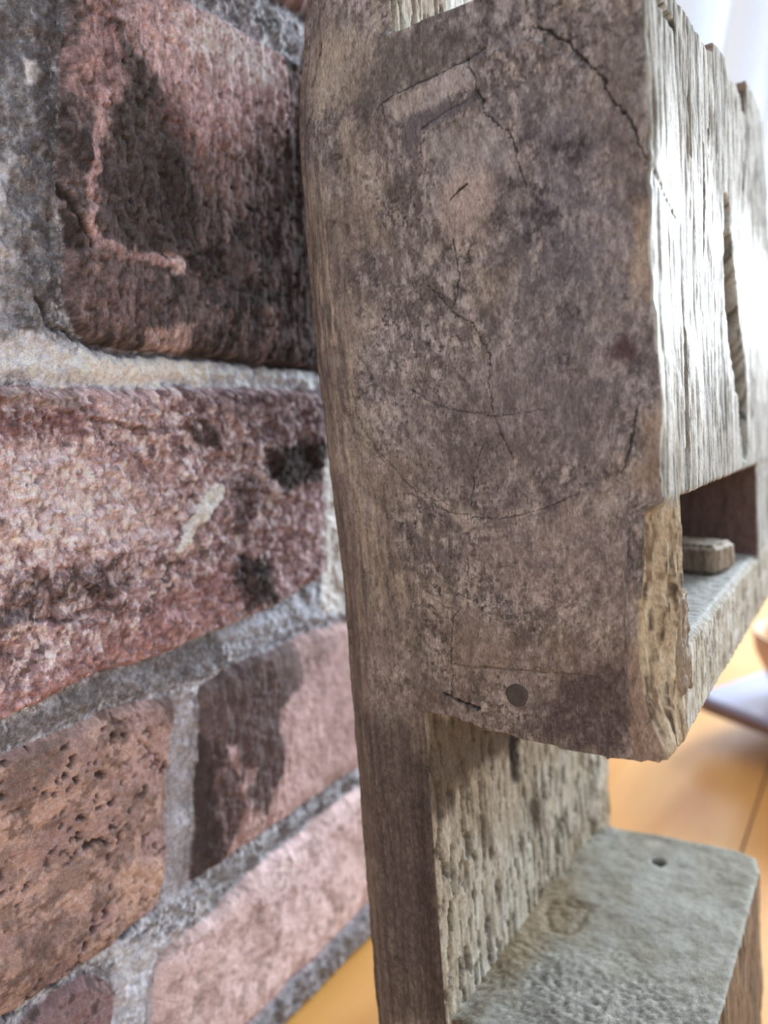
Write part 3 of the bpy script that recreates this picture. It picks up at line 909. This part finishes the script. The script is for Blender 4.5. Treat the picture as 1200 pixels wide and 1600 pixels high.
def build_foot():
    bm = bmesh.new()
    pl = [(-92, 2), (-34, 2), (-33.4, 20), (-33.6, 98), (-35.5, 104.5), (-40, 107), (-60, 106), (-80, 105), (-92, 104)]
    prism(bm, pl, -222, -142, 2)
    me = fuse(bm_mesh('foot', bm), .6)
    co, no = get_co(me), get_no(me)
    x, y, z = co.T
    n = len(co)
    wt = ss(no[:, 2], .4, .85)
    wsd = ss(no[:, 0], .4, .85)
    f1 = fbm(x / 16, y / 16, z / 16, 61, 4) - .5
    f2 = fbm(x / 2.6, y / 2.6, z / 4, 62, 4, .65) - .5
    f3 = fbm(x / .9, y / .9, z / .9, 63, 3, .65) - .5
    front = 1 - ss(y + f1 * 30, 22, 48)
    grit = front * ss(x + y * .5, -86, -60) * .8 + .2
    d = wt * (f1 * 2.2 + f2 * .6 * (.4 + grit) + f3 * 1.5 * grit) + (1 - wt) * (f1 * 1.2 + f2 * .5 + (fbm(x / 1.5, y / 1.5, z / 20, 64, 4) - .5) * 1.2)
    c = np.tile(lin((168, 167, 152)), (n, 1))
    c = mix(c, (182, 186, 180), ss(fbm(x / 14, y / 14, 0, 65, 3), .45, .6) * .7)
    c = mix(c, (144, 140, 122), ss(fbm(x / 6, y / 6, 0, 66, 5, .6), .5, .62) * .6)
    c = mix(c, (158, 162, 160), grit * .7)
    c = mix(c, (206, 208, 202), grit * ss(f3, .06, .16) * .7)
    c = mix(c, (106, 106, 98), grit * ss(-f3, .08, .2) * .6)
    near = 1 - ss(x + f2 * 10, -84, -74)
    c = mix(c, (160, 138, 100), near * ss(y, 8, 30) * (1 - ss(y, 60, 90)) * .7)
    c = mix(c, (104, 88, 66), ss(fbm(x / 1.6, y / 1.6, 0, 67, 4, .6), .54, .64) * (1 - ss(x, -86, -78)) * .7)
    # knot and nail hole
    kx, ky = Tp(885, 1430)
    r = np.hypot((x - kx), (y - ky) * .8) + (fbm(x / 3, y / 3, 0, 69, 4, .6) - .5) * 6
    ringm = np.exp(-((r - 5.0) / 1.3) ** 2) + .8 * np.exp(-((r - 1.8) / 1.3) ** 2)
    c = mix(c, (128, 112, 84), ringm * wt * .7)
    d -= wt * ringm * .7
    c = mix(c, (150, 132, 98), np.exp(-(r / 11) ** 2) * wt * .5)
    hx, hy = Tp(1028, 1348)
    r = np.hypot((x - hx), (y - hy))
    e = 1 - ss(r, 1.2, 2.3)
    c = mix(c, (46, 42, 42), e * wt)
    d -= wt * e * 3
    r = np.hypot(x - Tp(1022, 1320)[0], y - Tp(1022, 1320)[1])
    c = mix(c, (206, 202, 190), (1 - ss(r, 1.5, 4)) * wt * .6)
    # brown end
    ce = np.tile(lin((136, 114, 94)), (n, 1))
    g = fbm(x, y / 1.8, z / 30, 68, 4, .6)
    ce = mix(ce, (96, 80, 66), ss(g, .5, .62) * .8)
    ce = mix(ce, (170, 152, 128), ss(1 - g, .52, .62) * .6)
    ow = (1 - wt)[:, None]
    c = c * (1 - ow) + ce * ow
    c = c * .70
    co2 = co + no * d[:, None]
    # top drops off towards the near right corner
    co2 = smoothed_bottom(co2)
    o = finish('foot', me, co2, M_FOOT, c, np.full(n, .62))
    o['label'] = 'dusty grey stepped foot with a knot and a nail hole'
    return o


build_foot()

M_NAIL = plain('dark_iron', (84, 78, 76), .8, .1, .0004, 900)
M_PEG = plain('peg_wood', (150, 128, 104), .7, 0, .0003, 500, .3, .2)


def local_obj(name, bm, mat, parent=root, smooth=True, base=BASE):
    for v in bm.verts:
        v.co = Vector(((v.co.x - base[0]) / 1000, (v.co.y - base[1]) / 1000, (v.co.z - base[2]) / 1000))
    return mesh_obj(name, bm_mesh(name, bm), mat, parent, smooth)


# nail head hammered flush: a shallow dish with a rim
bm = bmesh.new()
nx, nz = Fr(808, 1086)
prof = [(0, .1), (.9, .02), (1.5, -.18), (1.95, -.22), (2.15, .1), (2.15, 1.5)]
N_ = 28
FY = NAIL_Y
rings = []
for r, dy in prof:
    r *= 1.15
    rings.append([bm.verts.new((nx + max(r, .001) * math.cos(t) * (1 + .04 * math.sin(3 * t)), FY + dy, nz + max(r, .001) * math.sin(t))) for t in np.linspace(0, 2 * math.pi, N_, endpoint=False)])
for a, b in zip(rings[:-1], rings[1:]):
    for i in range(N_):
        bm.faces.new([a[i], a[(i + 1) % N_], b[(i + 1) % N_], b[i]])
bm.faces.new(rings[0])
o = local_obj('nail_head', bm, M_NAIL)
o['label'] = 'dark round iron nail head in the lower front face'

# short block lying in the slot, and the bulge of wood behind the front cheek
def lump(name, x0, x1, y0, y1, z0, z1, mat, seed, amp=.6, vox=.5, rot=0, label=None, free=False):
    bm = bmesh.new()
    box(bm, x0, x1, y0, y1, z0, z1)
    bmesh.ops.rotate(bm, cent=((x0 + x1) / 2, (y0 + y1) / 2, z0), matrix=Matrix.Rotation(rot, 3, 'Z'), verts=bm.verts)
    bmesh.ops.recalc_face_normals(bm, faces=bm.faces)
    bmesh.ops.bevel(bm, geom=list(bm.edges), offset=1.2, segments=3, affect='EDGES')
    me = fuse(bm_mesh(name, bm), vox)
    co, no = get_co(me), get_no(me)
    x, y, z = co.T
    d = (fbm(x / 3, y / 3, z / 4, seed, 4) - .5) * 2 * amp + (fbm(x / 1, y / 1, z / 12, seed + 3, 3) - .5) * amp
    up = ss(no[:, 2], .4, .8)
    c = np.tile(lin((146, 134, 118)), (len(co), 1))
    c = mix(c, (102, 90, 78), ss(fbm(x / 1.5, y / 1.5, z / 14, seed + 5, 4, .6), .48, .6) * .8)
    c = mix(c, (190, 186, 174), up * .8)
    o = finish(name, me, co + no * d[:, None], mat, c, np.full(len(co), .7))
    if free:                       # lies loose: its own thing, standing on its own base point
        b0 = np.array([(x0 + x1) / 2, (y0 + y1) / 2, z0])
        q = get_co(me) - (b0 - BASE)[None, :] / 1000
        put_co(me, q)
        o.parent = None
        o.location = tuple(to_world(b0)); o.rotation_euler = (0, -LEAN, 0)
    if label: o['label'] = label
    return o


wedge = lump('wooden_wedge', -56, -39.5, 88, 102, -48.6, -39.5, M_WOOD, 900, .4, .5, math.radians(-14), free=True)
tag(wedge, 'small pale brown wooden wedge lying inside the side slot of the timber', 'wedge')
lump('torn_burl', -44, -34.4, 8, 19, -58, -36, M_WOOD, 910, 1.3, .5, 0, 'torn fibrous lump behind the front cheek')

# torn fibres curling off the lower right arris
bm = bmesh.new()
rng = np.random.default_rng(5)
for i in range(46):
    z0 = rng.uniform(-66, -20); y0 = rng.uniform(0, 13)
    x0 = -36.6 - (1 - y0 / 13) * 2
    L_ = rng.uniform(1.2, 4.2)
    dirv = np.array([rng.uniform(.2, .9), rng.uniform(-.4, .4), rng.uniform(-1, .6)]); dirv /= np.linalg.norm(dirv)
    cur = np.array([rng.uniform(-1, 1), rng.uniform(-1, 1), rng.uniform(-1, 1)]) * .35
    pts = [np.array([x0, y0, z0]) + dirv * L_ * t + cur * L_ * t * t for t in np.linspace(0, 1, 6)]
    prev = None
    for j, p in enumerate(pts):
        r = .07 * (1 - j / 6.5)
        ring = [bm.verts.new((p[0] + r * math.cos(a), p[1] + r * math.sin(a), p[2] + r * .3 * math.cos(a))) for a in (0, 2.1, 4.2)]
        if prev:
            for k in range(3):
                bm.faces.new([prev[k], prev[(k + 1) % 3], ring[(k + 1) % 3], ring[k]])
        prev = ring
o = local_obj('torn_fibres', bm, plain('pale_fibre', (196, 184, 160), .8), root)
o['kind'] = 'stuff'

# ================================================================== BEHIND
# shallow pale blue tray with a brown rim, standing on short feet
M_BLUE = plain('pale_blue_glaze', (178, 192, 228), .22, 0, 0, 20, .5, .04)
M_RIM = plain('brown_rim', (120, 96, 88), .5, 0, 0, 60)
M_BEIGE = plain('beige_clay', (216, 176, 136), .6, 0, 0, 60)
tray = empty('low_tray_table', (.1385, .5306, 0), (0, 0, math.radians(-24)))
tag(tray, 'blurred pale blue tray table with a brown rim behind the timber', 'tray table')


def plate(bm, hx, hy, z0, z1, r=.03, n=8):
    pts = []
    for (cx, cy, a0) in [(hx - r, hy - r, 0), (-hx + r, hy - r, 90), (-hx + r, -hy + r, 180), (hx - r, -hy + r, 270)]:
        for k in range(n + 1):
            a = math.radians(a0 + 90 * k / n)
            pts.append((cx + r * math.cos(a), cy + r * math.sin(a)))
    prism(bm, pts, z0, z1, 2)


bm = bmesh.new(); plate(bm, .182, .135, .026, .030, .010)
mesh_obj('tray_top', bm_mesh('tray_top', bm), M_BLUE, tray, False)
bm = bmesh.new(); plate(bm, .185, .138, .0215, .0265, .012)
mesh_obj('rim', bm_mesh('rim', bm), M_RIM, tray, False)
for sx in (-1, 1):
    for sy in (-1, 1):
        bm = bmesh.new()
        bmesh.ops.create_cone(bm, cap_ends=True, segments=16, radius1=.006, radius2=.008, depth=.022, matrix=Matrix.Translation((sx * .12, sy * .085, .011)))
        mesh_obj('leg', bm_mesh('leg', bm), M_RIM, tray, False)

# beige bowl on the tray
bm = bmesh.new()
prof = [(.001, .0), (.022, .0), (.024, .003), (.036, .014), (.044, .03), (.046, .042), (.044, .042), (.040, .03), (.033, .016), (.02, .007), (.001, .006)]
rings = [[bm.verts.new((r * math.cos(a), r * math.sin(a), z_)) for a in np.linspace(0, 2 * math.pi, 40, endpoint=False)] for r, z_ in prof]
for a, b in zip(rings[:-1], rings[1:]):
    for i in range(40):
        bm.faces.new([a[i], a[(i + 1) % 40], b[(i + 1) % 40], b[i]])
bowl = mesh_obj('clay_bowl', bm_mesh('clay_bowl', bm), M_BEIGE)
bowl.location = (-.012, .505, .030)
tag(bowl, 'blurred beige round bowl on the pale blue tray', 'bowl')

# far end of the room: glazed opening with a sheer curtain
M_PLASTER = plain('white_plaster', (226, 226, 224), .85, 0, .0005, 120, .3, .03)
M_FRAME = plain('white_frame', (232, 234, 236), .4, 0, 0, 30, .5, .02)
bm = bmesh.new()
for b_ in [(-1.3, -.95, 1.8, 1.9, 0, 2.3), (.95, 1.5, 1.8, 1.9, 0, 2.3), (-.95, .95, 1.8, 1.9, 2.0, 2.3), (-.95, .95, 1.8, 1.9, 0, .06)]:
    box(bm, *b_)
tag(mesh_obj('wall_back', bm_mesh('wall_back', bm), M_PLASTER, smooth=False), kind='structure')
bm = bmesh.new()
for b_ in [(-.95, -.9, 1.82, 1.88, .06, 2.0), (.9, .95, 1.82, 1.88, .06, 2.0), (-.9, .9, 1.82, 1.88, 1.94, 2.0), (-.9, .9, 1.82, 1.88, .06, .12), (-.03, .03, 1.82, 1.88, .12, 1.94)]:
    box(bm, *b_)
win = mesh_obj('window_1', bm_mesh('window_1', bm), M_FRAME, smooth=False)
tag(win, kind='structure')

m, N, L, b = node_mat('sheer_cloth')
tr = N.new('ShaderNodeBsdfTranslucent'); tr.inputs['Color'].default_value = (.9, .93, .97, 1)
mx = N.new('ShaderNodeMixShader'); mx.inputs[0].default_value = .6
b.inputs['Base Color'].default_value = (.88, .9, .93, 1); b.inputs['Roughness'].default_value = .8
L.new(b.outputs[0], mx.inputs[1]); L.new(tr.outputs[0], mx.inputs[2]); L.new(mx.outputs[0], N['Material Output'].inputs['Surface'])
nu, nv = 320, 60
uu, vv = np.meshgrid(np.linspace(0, 1, nu), np.linspace(0, 1, nv))
Zc = .03 + 1.95 * vv
Xc = -.98 + .93 * uu + (Zc - .9) * .25 * uu ** 2
Yc = 1.62 + .045 * np.sin(uu * 62 + 5 * vv) + .025 * np.sin(uu * 27 - vv * 9)
cur = mesh_obj('sheer_curtain', grid_mesh('sheer_curtain', nu, nv, np.stack([Xc.ravel(), Yc.ravel(), Zc.ravel()], 1)), m)
sm = cur.modifiers.new('thickness', 'SOLIDIFY'); sm.thickness = .0006
tag(cur, 'blurred sheer white curtain hanging in front of the bright window', 'curtain')
